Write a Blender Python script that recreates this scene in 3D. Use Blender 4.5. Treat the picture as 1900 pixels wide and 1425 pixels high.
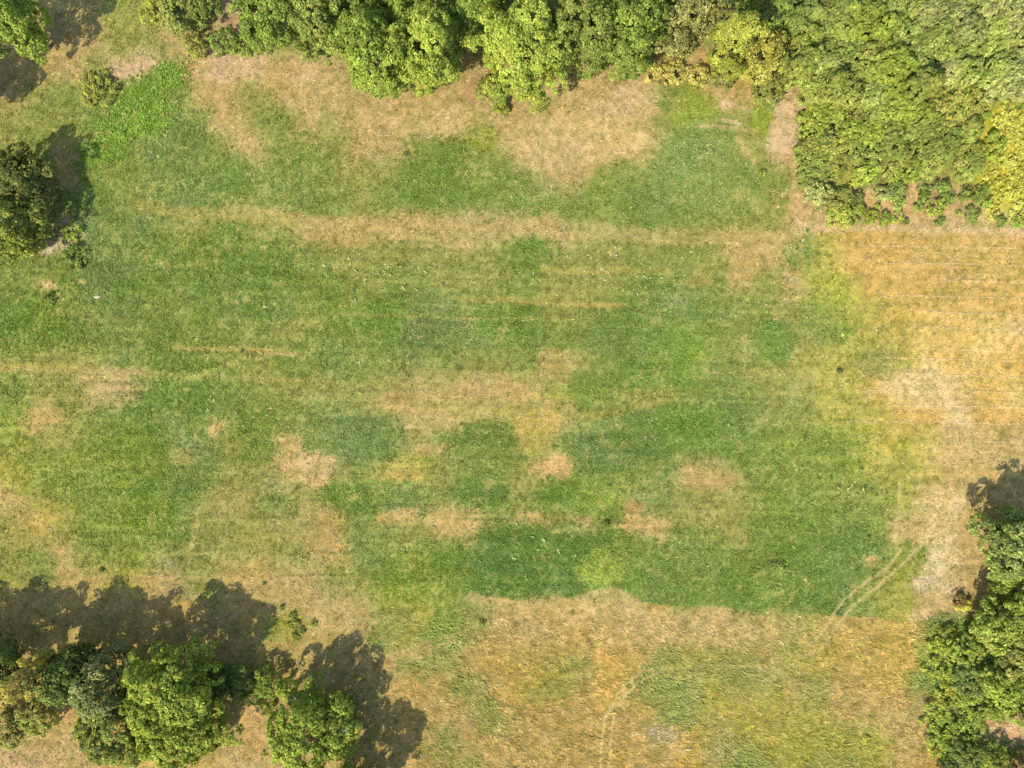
import bpy, math, random
import numpy as np
from mathutils import Vector

# ------------------------------------------------------------------ camera, sky, sun, exposure
for o in list(bpy.data.objects):
    bpy.data.objects.remove(o)
S = bpy.context.scene
COL = S.collection
CAM_H = 115.0
PXM = 11.0                                    # photo pixels (1900 wide) per metre on the ground
FW, FH = 1900.0, 1425.0
cam = bpy.data.objects.new('camera', bpy.data.cameras.new('camera'))
COL.objects.link(cam)
cam.location = (0, 0, CAM_H)
cam.rotation_euler = (0, 0, 0)
cam.data.sensor_width = 36.0
cam.data.lens = 36.0 * CAM_H / (FW / PXM)
cam.data.clip_start = 1.0
cam.data.clip_end = 12000.0
S.camera = cam

SUN_EL = math.radians(44)
SHX, SHY = 0.60, 0.80                          # where shadows point on the ground
w = bpy.data.worlds.new('World')
S.world = w
w.use_nodes = True
nt = w.node_tree
nt.nodes.clear()
sky = nt.nodes.new('ShaderNodeTexSky')
sky.sky_type = 'NISHITA'
sky.sun_disc = False
sky.sun_elevation = SUN_EL
sky.sun_rotation = math.atan2(-SHX, -SHY) % (2 * math.pi)
bg = nt.nodes.new('ShaderNodeBackground')
bg.inputs[1].default_value = 0.15
wo = nt.nodes.new('ShaderNodeOutputWorld')
nt.links.new(sky.outputs[0], bg.inputs[0])
nt.links.new(bg.outputs[0], wo.inputs[0])
sun = bpy.data.objects.new('sun', bpy.data.lights.new('sun', 'SUN'))
COL.objects.link(sun)
sun.data.energy = 3.7
sun.data.angle = math.radians(0.5)
sun.data.color = (1.0, 0.94, 0.83)
d = Vector((SHX * math.cos(SUN_EL), SHY * math.cos(SUN_EL), -math.sin(SUN_EL)))
sun.rotation_euler = d.to_track_quat('-Z', 'Y').to_euler()
sun.location = (-60, -80, 120)
S.view_settings.view_transform = 'Standard'
S.view_settings.look = 'None'
S.view_settings.exposure = 1.38
S.view_settings.gamma = 1.0
S.view_settings.use_curve_mapping = False

rng = np.random.default_rng(11)
random.seed(11)

# ------------------------------------------------------------------ numpy noise
_lat = {}
def vnoise(x, y, scale, seed):
    """smooth value noise in 0..1"""
    if seed not in _lat:
        _lat[seed] = np.random.default_rng(1000 + seed).random((256, 256))
    L = _lat[seed]
    u = np.asarray(x) / scale + 37.3
    v = np.asarray(y) / scale + 91.7
    i = np.floor(u).astype(int); j = np.floor(v).astype(int)
    fu = u - i; fv = v - j
    fu = fu * fu * (3 - 2 * fu); fv = fv * fv * (3 - 2 * fv)
    i0, i1, j0, j1 = i & 255, (i + 1) & 255, j & 255, (j + 1) & 255
    return (L[i0, j0] * (1 - fu) + L[i1, j0] * fu) * (1 - fv) + (L[i0, j1] * (1 - fu) + L[i1, j1] * fu) * fv

def fbm(x, y, scale, seed, octv=4):
    a, s, t, n = 1.0, 0.0, 0.0, scale
    for k in range(octv):
        s = s + a * vnoise(x, y, n, seed * 17 + k); t += a
        a *= 0.55; n *= 0.5
    return s / t - 0.5

KLIT = 2.55                                     # what a white sunlit surface would read at this exposure
def alb(r, g, b):
    # colours were noted by eye from the wide view; close-ups show the greens yellower and the tans less red
    if g > r: r, g, b = .6 * g + 66 - .5 * (g - r), .6 * g + 66, .5 * b + 38
    else: r, g, b = r - 4, g + 3, b - 10
    c = np.array([r, g, b], float) / 255.0
    lin = np.where(c <= 0.04045, c / 12.92, ((c + 0.055) / 1.055) ** 2.4)
    return lin / KLIT

# ------------------------------------------------------------------ the ground's plant cover, 50-pixel cells
PAL = {
    'D': alb(72, 122, 52), 'G': alb(104, 145, 66), 'g': alb(114, 148, 90), 'B': alb(92, 138, 78),
    'L': alb(138, 166, 70), 'l': alb(130, 155, 82), 'O': alb(152, 156, 88), 'Y': alb(190, 172, 92),
    'T': alb(199, 165, 113), 'P': alb(220, 180, 145), 'S': alb(218, 174, 104), 'W': alb(230, 190, 130),
    'K': alb(200, 165, 106), 'Z': alb(222, 196, 62),
}
MAP = """
TTTTlOOOPPOOOOOOOOOOOOOOOOOOOGGGGGGGGG
TTTTOOTTPPOOOOOOOOOOOOOOOOOOOGGGGGGGGG
TTTOPPGTPPTPTTTTTTTTTTTTTTSSOlGGGGGGGG
TOllGGGTTOTTTTTTTTTTTTTPlLTTlPlGGGGGGG
OlOGGGglTOlTOTTOTOTTTTTTOLlOLPlGGGGGYZ
OlTGlglgOTllOTTlGlOTTTTTllBOOPGGGGGlZZ
OGTGllllGlllOOOGGllOTTOlgBBgllGYGTTYYZ
OOlGlOlgGllllOlGGGlGllLlgBBllTTlTTTTYY
OGPglgOOGOOTTTTTTTTTTOllllOOOTPPPPPPPP
llGggGlGGGGlOOOOOOOGOOOOOlOTTlYSSSSSSS
lOGgGGgGgGGlGOllOOOlOOOlGOlTlTYYSSSSSS
GGGlgllGgGglGGGgglGGOOlGggGglOlYYSSSSS
GGGlllGllOOlGlGgggGBllgGGLLOGOlLYYSSWW
lOOOllGGlOGlglOOlOOlTOlGLLlOGYYYOYWSWS
lOOTTGGGllOOOOOTTTTTOGGGGGllOOYYSWWWSW
LTOllGgGlGllgggTTGOOTOOgGGlgOlYYYSSWSS
LlOLGGggOGTlggBOGGgOgBBDGGGGLLLLYYYTTT
YLLGLGllOOTTOlYYOllOTlGlgTTOlLLLYYYTTT
KOLlLGGOOggOGGBgODBODGLOgOOOLLLOLYTTTT
OKOLLGGOOOTgKgOOTTOGTTGTTlOOgGGlLTTTTT
OlKOlLOOOOOlKgllGGGBGDLGGglOGGGBgLLTTT
OOKKYKTOKKTTOOLGGGDDBBLGgGGGGBGglYTTTT
KKKKKKSKKKTTTTGllOTOTTTGGGGGGGGllOTTTT
KKKKKKKKKKlKKTOYlOTTKSKKSOKOYOYSSSOGGG
KKKKKKKKKKKKKKTOOKSKKOSSOYOOKYYSSSLGGG
KKKKKKKKKKKKKKKSKOKSOKSOlOYOOKOKSSlGGG
KKKKTKKKTTKKKKKKKKOKKKKKglYYOOYKKKTlPP
TTTKKKKKTTKKKKKKOKKKKKKKTSKlYOOYYKKllG
TTTTKKKKTTKKKKKKKOKKKKKKTSKlOYOOYKSKKK
""".split()
for r_ in MAP:
    assert len(r_) == 38, (r_, len(r_))
CELL = np.array([[PAL[c] for c in r_] for r_ in MAP])            # rows, cols, rgb
NR, NC = CELL.shape[:2]

def seg_dist(x, y, pts):
    dmin = np.full(x.shape, 1e9)
    for (x0, y0), (x1, y1) in zip(pts[:-1], pts[1:]):
        dx, dy = x1 - x0, y1 - y0
        t = np.clip(((x - x0) * dx + (y - y0) * dy) / (dx * dx + dy * dy + 1e-9), 0, 1)
        dmin = np.minimum(dmin, np.hypot(x - x0 - t * dx, y - y0 - t * dy))
    return dmin

def poly_sd(x, y, pts):
    """signed distance, positive inside"""
    inside = np.zeros(x.shape, bool)
    n = len(pts)
    for i in range(n):
        x0, y0 = pts[i]; x1, y1 = pts[(i + 1) % n]
        c = ((y0 > y) != (y1 > y)) & (x < (x1 - x0) * (y - y0) / (y1 - y0 + 1e-12) + x0)
        inside ^= c
    dd = seg_dist(x, y, list(pts) + [pts[0]])
    return np.where(inside, dd, -dd)

def sstep(a, b, t):
    t = np.clip((t - a) / (b - a), 0, 1)
    return t * t * (3 - 2 * t)

# blobs: x, y, rx, ry, colour, strength, edge (fraction of the radius that is soft)
BLOBS = [
    (265, 130, 34, 26, (222, 182, 148), .85, .6), (410, 138, 60, 18, (214, 176, 146), .8, .7),
    (560, 125, 70, 22, (214, 172, 128), .7, .7), (880, 165, 25, 30, (198, 150, 115), .8, .6),
    (440, 240, 60, 45, (205, 172, 118), .55, .8), (640, 190, 80, 55, (206, 172, 118), .5, .8), (800, 225, 120, 30, (214, 178, 125), .7, .7),
    (720, 250, 50, 60, (212, 176, 128), .55, .8),
    (1080, 260, 150, 52, (216, 180, 128), .95, .4), (1020, 290, 80, 30, (216, 178, 128), .8, .5), (1150, 200, 80, 22, (218, 180, 140), .7, .5),
    (500, 215, 25, 45, (140, 156, 86), .8, .6), (890, 255, 32, 32, (160, 160, 78), .85, .6), (850, 285, 48, 22, (92, 140, 60), .8, .7),
    (800, 345, 55, 50, (112, 152, 72), .75, .6), (890, 350, 90, 45, (118, 152, 74), .55, .7),
    (560, 295, 30, 20, (104, 146, 68), .8, .6), (395, 275, 22, 24, (120, 148, 62), .8, .6),
    (1285, 205, 46, 32, (144, 176, 62), .95, .5), (1300, 300, 100, 75, (136, 168, 106), .9, .6),  # greens here lightened, this side's brighter exposure put into the colour
    (1235, 190, 28, 18, (112, 146, 76), .8, .6), (1120, 350, 50, 32, (132, 162, 66), .8, .7), (1330, 350, 70, 70, (134, 164, 100), .7, .7),
    (1180, 370, 60, 40, (118, 148, 84), .6, .7),
    (1345, 200, 22, 12, (222, 186, 148), .8, .5), (1405, 215, 15, 30, (150, 190, 66), .8, .5),
    (985, 480, 30, 45, (104, 146, 62), .8, .5), (640, 450, 60, 14, (200, 162, 104), .5, .7),
    (70, 600, 60, 55, (104, 152, 60), .7, .7), (700, 590, 50, 42, (104, 156, 58), .7, .7), (790, 590, 45, 60, (122, 146, 96), .7, .7),
    (930, 600, 55, 35, (104, 148, 66), .7, .7), (1260, 650, 58, 62, (114, 166, 60), .85, .6), (1180, 610, 70, 55, (112, 148, 78), .6, .7), (1050, 672, 38, 26, (184, 158, 100), .8, .6),
    (1428, 640, 100, 85, (170, 164, 100), .6, .8), (1428, 635, 46, 44, (106, 156, 76), 1, .25), (1420, 690, 60, 25, (168, 160, 88), .7, .6),
    (1270, 490, 90, 30, (138, 156, 84), .7, .6), (1320, 540, 60, 30, (128, 154, 92), .7, .6), (1300, 520, 30, 14, (190, 156, 88), .6, .7),
    (1410, 470, 60, 38, (200, 168, 112), .8, .6), (1465, 470, 22, 22, (112, 152, 72), .7, .6), (1470, 520, 20, 7, (232, 198, 165), .9, .5),
    (1530, 580, 55, 55, (142, 164, 74), .7, .7), (1550, 530, 60, 45, (172, 172, 76), .6, .8),
    (210, 720, 55, 32, (198, 166, 112), .7, .7), (80, 775, 40, 20, (205, 168, 112), .7, .7), (350, 720, 70, 40, (106, 152, 72), .6, .7),
    (255, 850, 75, 65, (112, 150, 44), .8, .7), (280, 960, 50, 50, (124, 158, 46), .85, .6), (165, 860, 60, 40, (130, 160, 62), .6, .7), (240, 1030, 60, 35, (146, 160, 60), .6, .7),
    (25, 860, 55, 60, (186, 172, 86), .4, .8), (60, 970, 90, 50, (192, 164, 92), .6, .8),
    (400, 790, 22, 18, (208, 172, 118), .8, .6), (340, 845, 35, 20, (190, 164, 102), .6, .7),
    (565, 858, 66, 22, (212, 174, 124), .95, .4), (595, 885, 38, 22, (208, 170, 120), .9, .5),
    (660, 800, 70, 40, (122, 146, 92), .6, .7), (700, 825, 55, 20, (98, 142, 82), .7, .7),
    (840, 755, 190, 32, (194, 166, 102), .8, .8), (800, 790, 50, 30, (200, 168, 112), .8, .7), (745, 750, 45, 25, (206, 166, 114), .7, .7),
    (900, 800, 42, 26, (116, 144, 66), .85, .5), (915, 830, 65, 35, (122, 148, 74), .7, .6),
    (800, 835, 44, 12, (206, 166, 118), .7, .6), (750, 882, 45, 14, (208, 168, 104), .85, .6), (720, 870, 60, 20, (176, 164, 90), .5, .7),
    (1020, 865, 48, 26, (208, 168, 114), .9, .5), (990, 800, 40, 40, (196, 164, 98), .7, .6),
    (1130, 810, 100, 45, (96, 140, 84), .8, .6), (1190, 825, 60, 40, (84, 132, 72), .7, .7), (1275, 790, 80, 52, (98, 150, 58), .8, .6), (1120, 850, 70, 30, (104, 140, 92), .7, .6),
    (1090, 730, 60, 24, (108, 156, 60), .8, .6), (1220, 705, 70, 28, (114, 160, 64), .7, .7), (1200, 735, 110, 16, (172, 158, 92), .7, .6),
    (690, 915, 80, 26, (104, 148, 68), .85, .5), (750, 925, 50, 20, (106, 142, 88), .8, .6),
    (905, 920, 58, 28, (92, 138, 66), .9, .4), (1070, 915, 75, 40, (108, 156, 62), .8, .5), (1025, 920, 28, 36, (84, 136, 52), .8, .5),
    (1215, 925, 52, 42, (130, 150, 100), .85, .6), (1320, 890, 62, 14, (202, 162, 112), .75, .7), (1175, 940, 22, 18, (176, 140, 96), .8, .6),
    (1195, 968, 40, 15, (212, 172, 120), .9, .5), (990, 968, 45, 20, (206, 170, 112), .9, .5), (1330, 950, 90, 34, (174, 162, 98), .75, .7),
    (840, 975, 55, 28, (202, 168, 108), .8, .6), (740, 960, 45, 18, (204, 168, 110), .8, .6),
    (660, 985, 40, 30, (128, 148, 92), .7, .6), (500, 900, 55, 30, (132, 148, 96), .7, .7), (530, 960, 40, 35, (136, 148, 94), .7, .6),
    (430, 930, 55, 45, (180, 156, 98), .7, .7), (590, 990, 40, 70, (186, 150, 100), .75, .6), (480, 1010, 40, 30, (164, 150, 84), .6, .7),
    (800, 1060, 120, 45, (112, 150, 54), .8, .6), (960, 1030, 90, 65, (80, 134, 62), .9, .6), (1030, 1000, 90, 40, (76, 130, 54), .8, .7), (1070, 1090, 45, 30, (88, 142, 68), .8, .6),
    (705, 1045, 22, 18, (122, 150, 98), .8, .5), (780, 1110, 90, 22, (146, 166, 62), .7, .6), (830, 1150, 30, 30, (138, 162, 66), .8, .6),
    (1112, 1050, 72, 66, (72, 128, 54), .85, .6), (1115, 1055, 44, 44, (160, 186, 74), 1, .25), (1180, 1070, 30, 45, (112, 158, 56), .8, .5), (1190, 1020, 60, 30, (100, 136, 60), .6, .7),
    (1300, 1060, 110, 60, (106, 148, 74), .7, .7), (1430, 1090, 90, 50, (104, 152, 70), .7, .6), (1432, 1070, 38, 30, (116, 156, 80), .9, .3), (1430, 1046, 40, 9, (140, 162, 92), .8, .6),
    (1555, 1040, 60, 55, (100, 144, 80), .85, .5), (1480, 960, 110, 55, (122, 160, 66), .7, .7), (1600, 920, 70, 40, (166, 170, 78), .6, .8),
    (1410, 860, 60, 45, (124, 160, 68), .7, .7), (1520, 830, 60, 55, (140, 164, 72), .6, .8), (1615, 1045, 22, 14, (210, 172, 118), .7, .6),
    (1690, 1060, 45, 30, (160, 170, 72), .8, .5), (1650, 1110, 60, 28, (162, 168, 84), .8, .5),
    (1745, 960, 45, 60, (226, 190, 136), .85, .6), (1752, 1040, 38, 70, (230, 194, 146), .95, .5), (1715, 1080, 24, 14, (232, 198, 160), .9, .5), (1712, 1138, 30, 12, (232, 194, 155), .95, .5),
    (1720, 720, 70, 45, (238, 200, 146), .8, .7), (1750, 620, 130, 60, (228, 186, 110), .6, .8), (1850, 690, 80, 50, (234, 190, 112), .6, .8), (1800, 850, 100, 60, (222, 184, 128), .6, .8),
    (1680, 450, 120, 25, (206, 164, 102), .7, .7), (1660, 500, 100, 40, (212, 170, 106), .6, .8), (1420, 430, 50, 14, (176, 158, 98), .6, .7),
    (1640, 1185, 70, 40, (206, 172, 100), .7, .7), (1600, 1230, 120, 50, (200, 166, 96), .6, .7), (1250, 1295, 62, 38, (150, 160, 98), .8, .6), (1320, 1385, 40, 40, (170, 160, 104), .7, .6),
    (1280, 1380, 42, 30, (190, 158, 92), .7, .7), (1220, 1365, 40, 20, (200, 176, 138), .6, .6), (1420, 1330, 120, 70, (200, 170, 92), .6, .8), (1500, 1380, 70, 40, (186, 168, 80), .4, .8),
    (1110, 1200, 90, 30, (206, 166, 104), .6, .7), (1020, 1250, 70, 60, (178, 156, 80), .5, .8), (1340, 1200, 110, 35, (190, 164, 86), .6, .8), (1000, 1120, 90, 16, (210, 170, 116), .7, .7),
    (1300, 1168, 240, 40, (212, 176, 122), .8, .6), (1120, 1150, 120, 30, (212, 174, 120), .6, .7), (545, 1165, 26, 40, (172, 160, 70), .7, .6), (480, 1360, 45, 60, (212, 166, 112), .8, .5), (130, 1320, 14, 20, (214, 160, 118), .8, .5), (50, 1410, 90, 26, (208, 168, 124), .9, .5),
    (430, 40, 28, 45, (196, 154, 118), .9, .4), (230, 60, 40, 60, (176, 168, 88), .5, .8), (100, 215, 70, 60, (150, 158, 86), .5, .8), (95, 465, 42, 16, (214, 184, 150), .9, .5), (85, 535, 26, 9, (226, 188, 142), .85, .5),
    (90, 495, 60, 25, (138, 156, 78), .7, .6), (330, 470, 110, 50, (108, 148, 64), .6, .7), (220, 480, 70, 45, (122, 146, 84), .6, .7), (420, 520, 120, 60, (112, 148, 70), .5, .8),
    (1720, 375, 130, 42, (214, 174, 126), .9, .4), (1484, 385, 16, 40, (216, 176, 132), .9, .4), (1860, 300, 60, 110, (218, 196, 66), .9, .5), (1580, 1160, 60, 16, (206, 168, 104), .7, .6),
    (1855, 1345, 40, 26, (222, 176, 136), .95, .4), (1885, 1370, 26, 16, (222, 176, 136), .9, .4), (1885, 1305, 20, 14, (222, 180, 140), .9, .4),
]
# lines: points, half width, colour, strength
TRK = (230, 198, 132)
LINES = [
    ([(420, 392), (520, 408), (700, 422), (950, 425), (1100, 432), (1300, 444), (1450, 440)], 15, (200, 168, 112), .7),
    ([(250, 385), (420, 398), (560, 415)], 12, (184, 164, 96), .6),
    ([(330, 647), (450, 650), (560, 660)], 5, (196, 168, 104), .6), ([(500, 657), (545, 660)], 3, (212, 178, 126), .6),
    ([(0, 684), (130, 688), (270, 692)], 9, (196, 168, 100), .6), ([(280, 695), (420, 701), (640, 712), (820, 716)], 6, (176, 164, 92), .55),
    ([(390, 597), (560, 600)], 3, (160, 164, 88), .5), ([(620, 582), (990, 594)], 3, (166, 164, 90), .5),
    ([(100, 578), (230, 592)], 8, (168, 156, 96), .5), ([(160, 687), (260, 694)], 6, (214, 172, 120), .7),
    ([(850, 556), (1000, 560), (1150, 566)], 6, (190, 164, 92), .55), ([(860, 592), (880, 592)], 5, (200, 160, 110), .7),
    ([(1010, 500), (1240, 505)], 8, (180, 160, 88), .5), ([(880, 765), (1100, 770), (1250, 742)], 8, (186, 164, 96), .5),
    ([(1712, 692), (1760, 745), (1795, 790)], 12, (238, 200, 152), .75), ([(1600, 735), (1700, 692)], 9, (230, 192, 136), .5),
    ([(1780, 930), (1755, 1000), (1735, 1080)], 12, (234, 200, 156), .6), ([(1690, 1030), (1720, 985), (1745, 930)], 5, (232, 198, 148), .6),
    ([(1700, 1140), (1760, 1120), (1790, 1085)], 9, (222, 182, 134), .7), ([(1668, 900), (1665, 960), (1660, 1000)], 4, (226, 192, 130), .45),
    ([(1673, 1019), (1649, 1052), (1605, 1084), (1565, 1116), (1548, 1137), (1528, 1173), (1500, 1201)], 2.3, TRK, .6),
    ([(1740, 985), (1686, 1036), (1665, 1056), (1621, 1096), (1581, 1128), (1560, 1151), (1544, 1177), (1524, 1205), (1470, 1232)], 2.3, TRK, .6),
    ([(1210, 1240), (1183, 1252), (1157, 1274), (1135, 1304), (1122, 1333), (1116, 1366), (1113, 1440)], 2.8, TRK, .9),
    ([(1230, 1246), (1183, 1267), (1157, 1293), (1142, 1315), (1136, 1341), (1132, 1374), (1129, 1440)], 2.8, TRK, .9),
    ([(1500, 1201), (1420, 1236), (1300, 1238), (1210, 1240)], 4, TRK, .25),
    ([(680, 1238), (760, 1212), (860, 1185), (960, 1150), (1060, 1128), (1200, 1122)], 3, (222, 184, 124), .6),
    ([(700, 1222), (780, 1196), (880, 1166), (990, 1132)], 3, (222, 184, 124), .5), ([(690, 1230), (800, 1200)], 12, (210, 168, 116), .6),
    ([(370, 940), (360, 1000), (350, 1040)], 4, (204, 176, 112), .5), ([(250, 1078), (560, 1062)], 6, (206, 168, 106), .4),
    ([(1075, 1112), (1130, 1100), (1180, 1118)], 9, (214, 176, 124), .7), ([(880, 1110), (960, 1120)], 9, (206, 172, 116), .7),
    ([(1340, 190), (1390, 205)], 4, (226, 190, 156), .7), ([(1300, 236), (1400, 242)], 4, (218, 182, 140), .6), ([(1370, 255), (1400, 300)], 6, (214, 180, 132), .6), ([(1330, 222), (1370, 230)], 4, (226, 190, 156), .7),
    ([(1473, 275), (1474, 430)], 6, (216, 178, 134), .8), ([(1475, 424), (1650, 424), (1900, 430)], 7, (220, 182, 136), .85),
    ([(1400, 470), (1480, 420)], 6, (212, 178, 126), .5), ([(1484, 455), (1484, 560)], 5, (200, 170, 104), .4),
    ([(500, 1190), (520, 1120)], 4, (190, 166, 92), .3),
]
for y_, x0_ in ((458, 1600), (488, 1640), (520, 1800), (549, 1660), (579, 1700), (607, 1690), (647, 1720), (665, 1640), (695, 1700), (724, 1580), (752, 1650), (782, 1560), (815, 1760)):
    LINES.append(([(x0_, y_ - 1), (1750, y_ + 1), (1905, y_ + 5)], 1.6, (232, 198, 142), .3))
    LINES.append(([(x0_ + 30, y_ - 5), (1905, y_ + 1)], 1.3, (190, 150, 88), .25))
# polygons: points, colour, strength, edge px
POLYS = [
    ([(150, 300), (163, 262), (205, 205), (243, 150), (300, 118), (345, 120), (340, 150), (312, 170), (316, 230), (292, 255), (246, 252), (220, 296), (170, 305)], (96, 152, 46), .95, 10),
    ([(1440, 184), (1482, 188), (1478, 268), (1470, 285), (1428, 278), (1428, 240)], (224, 186, 152), .95, 7),
]
EDGE_S = [(600, 1085), (690, 1112), (790, 1118), (880, 1100), (950, 1112), (1010, 1128), (1060, 1105), (1130, 1108), (1180, 1118), (1340, 1127), (1480, 1138), (1540, 1141), (1620, 1150), (1700, 1152), (1760, 1140)]

def ground_colour(px, py, fine=True, jit=3.5):
    """albedo of the ground cover at photo pixel (px, py)"""
    ox, oy = px, py
    px = np.abs(px); px = np.where(px > 2 * FW - 4, px % FW, px); px = np.where(px > FW, 2 * FW - px, px)
    py = np.abs(py); py = np.where(py > 2 * FH - 4, py % FH, py); py = np.where(py > FH, 2 * FH - py, py)
    wx = fbm(ox, oy, 90, 1) * 70 + fbm(ox, oy, 16, 2, 3) * 22
    wy = fbm(ox, oy, 90, 3) * 44 + fbm(ox, oy, 16, 4, 3) * 18
    jr = np.random.default_rng(len(px))                  # neighbouring plants of two patches grow through each other
    jx = jr.normal(0, 1, len(px)) * jit; jy = jr.normal(0, 1, len(px)) * jit * .8
    x = px + wx + jx * 1.6; y = py + wy + jy * 1.6
    # the mown field has a hard lower edge, the straw field a hard upper one
    ey = np.interp(px, [p[0] for p in EDGE_S], [p[1] for p in EDGE_S])
    inr = (px > 680) & (px < 1730)
    below = (py + wy * .18) > ey
    y = np.where(inr & below, np.maximum(y, 1172), y)
    y = np.where(inr & ~below & (py > 1000), np.minimum(y, 1080), y)
    rt = (px > 1492 + wx * .2) & (py > 380) & (py < 560)
    y = np.where(rt & (py > 427), np.maximum(y, 478), y)
    y = np.where(rt & (py <= 427), np.minimum(y, 400), y)
    gx = np.clip(x / 50 - .5, 0, NC - 1.001); gy = np.clip(y / 50 - .5, 0, NR - 1.001)
    i = gx.astype(int); j = gy.astype(int)
    fx = sstep(.1, .9, gx - i)[:, None]; fy = sstep(.1, .9, gy - j)[:, None]
    c = (CELL[j, i] * (1 - fx) + CELL[j, i + 1] * fx) * (1 - fy) + (CELL[j + 1, i] * (1 - fx) + CELL[j + 1, i + 1] * fx) * fy
    bx = px + wx * .55 + jx; by = py + wy * .55 + jy
    for (x0, y0, rx, ry, cc, st, ed) in BLOBS:
        m = (np.abs(px - x0) < rx * 1.5 + 30) & (np.abs(py - y0) < ry * 1.5 + 30)
        if not m.any(): continue
        q = np.hypot((bx[m] - x0) / rx, (by[m] - y0) / ry)
        a = (1 - sstep(1 - ed * .75, 1 + ed * .35, q)) * st
        c[m] = c[m] * (1 - a[:, None]) + alb(*cc) * a[:, None]
    for pts, cc, st, ed in POLYS:
        a = sstep(-ed, ed, poly_sd(px + wx * .25 + jx * .6, py + wy * .25 + jy * .6, pts)) * st
        c = c * (1 - a[:, None]) + alb(*cc) * a[:, None]
    nl = fbm(ox, oy, 40, 9, 3)
    for pts, hw, cc, st in LINES:
        xs = [p[0] for p in pts]; ys = [p[1] for p in pts]
        m = (px > min(xs) - hw * 2 - 12) & (px < max(xs) + hw * 2 + 12) & (py > min(ys) - hw * 2 - 12) & (py < max(ys) + hw * 2 + 12)
        if not m.any(): continue
        k = min(1.0, hw / 14.0) * .5 + .03
        q = seg_dist(px[m] + wx[m] * k, py[m] + wy[m] * k, pts) / hw
        a = (1 - sstep(.45, 1.45, q)) * st * np.clip(1 + nl[m] * 1.3, .2, 1)
        c[m] = c[m] * (1 - a[:, None]) + alb(*cc) * a[:, None]
    if fine:
        # the mowing direction, a few degrees off the horizontal
        sy = oy - ox * .022
        st_ = fbm(ox * .045, sy, 6, 21, 3)
        infield = sstep(380, 470, oy) * (1 - sstep(1080, 1120, oy))
        c = c * (1 + .42 * (st_ * infield)[:, None])
        c[:, 0] *= 1 + .16 * st_ * infield
        # drier and greener specks
        green = np.clip((c[:, 1] - c[:, 0]) / (c[:, 1] + 1e-6) * 2.2 + .45, 0, 1)
        n1 = fbm(ox, oy, 7, 31, 2) * 1.15; n2 = fbm(ox, oy, 60, 33, 4)
        n3 = fbm(ox, oy * 1.7, 26, 35, 3)
        dry = sstep(.10, .40, n1 + n3 * .55 + n2 * .55) * green * .42
        c = c * (1 - dry[:, None]) + alb(200, 174, 110) * dry[:, None]
        wet = sstep(.10, .38, -n1 - n3 * .5 + n2 * .4) * (1 - green) * .5
        c = c * (1 - .65 * wet[:, None]) + alb(138, 132, 66) * .65 * wet[:, None]
        n4 = fbm(ox, oy, 8, 37, 2)
        c = c * (1 + .22 * n2 + .22 * n3 + .55 * n4 * (1.15 - .6 * green))[:, None]
        c[:, 0] *= 1 + .18 * n4; c[:, 2] *= 1 + .25 * n4
        hue = fbm(ox, oy, 130, 41, 3)
        c[:, 0] *= 1 + .12 * hue
        c[:, 2] *= 1 - .30 * hue + .25 * n3
    return np.clip(c, .008, .6)

def W2P(x, y):
    return x * PXM + FW / 2, FH / 2 - y * PXM
def P2W(px, py):
    return (px - FW / 2) / PXM, (FH / 2 - py) / PXM

def ground_z(px, py):
    x, y = P2W(px, py)
    z = fbm(px, py, 500, 51, 3) * .5
    rough = .35 + 1.0 * sstep(1090, 1180, py) * sstep(600, 900, px) + .5 * sstep(1050, 950, px) * 0
    z = z + fbm(px, py, 22, 53, 3) * .22 * rough + fbm(px, py, 6, 55, 2) * .10 * (.5 + rough * .5)
    q = np.hypot((px - 1432) / 40, (py - 1070) / 34)                # the rounded hummock in the field
    z = z + .75 * (1 - sstep(.55, 1.05, q))
    q = np.hypot((px - 1115) / 46, (py - 1055) / 44)
    z = z + .35 * (1 - sstep(.4, 1.1, q))
    q = np.hypot((px - 1428) / 48, (py - 632) / 44)
    z = z + .3 * (1 - sstep(.5, 1.1, q))
    for pts, hw, cc, st in LINES:                                    # wheel ruts are pressed in
        if cc is TRK and st > .5:
            z = z - .10 * (1 - sstep(.5, 1.8, seg_dist(px, py, pts) / hw))
    return z

# ------------------------------------------------------------------ materials
def new_mat(name):
    m = bpy.data.materials.new(name); m.use_nodes = True
    m.node_tree.nodes.clear()
    return m, m.node_tree, m.node_tree.nodes.new('ShaderNodeOutputMaterial')

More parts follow.
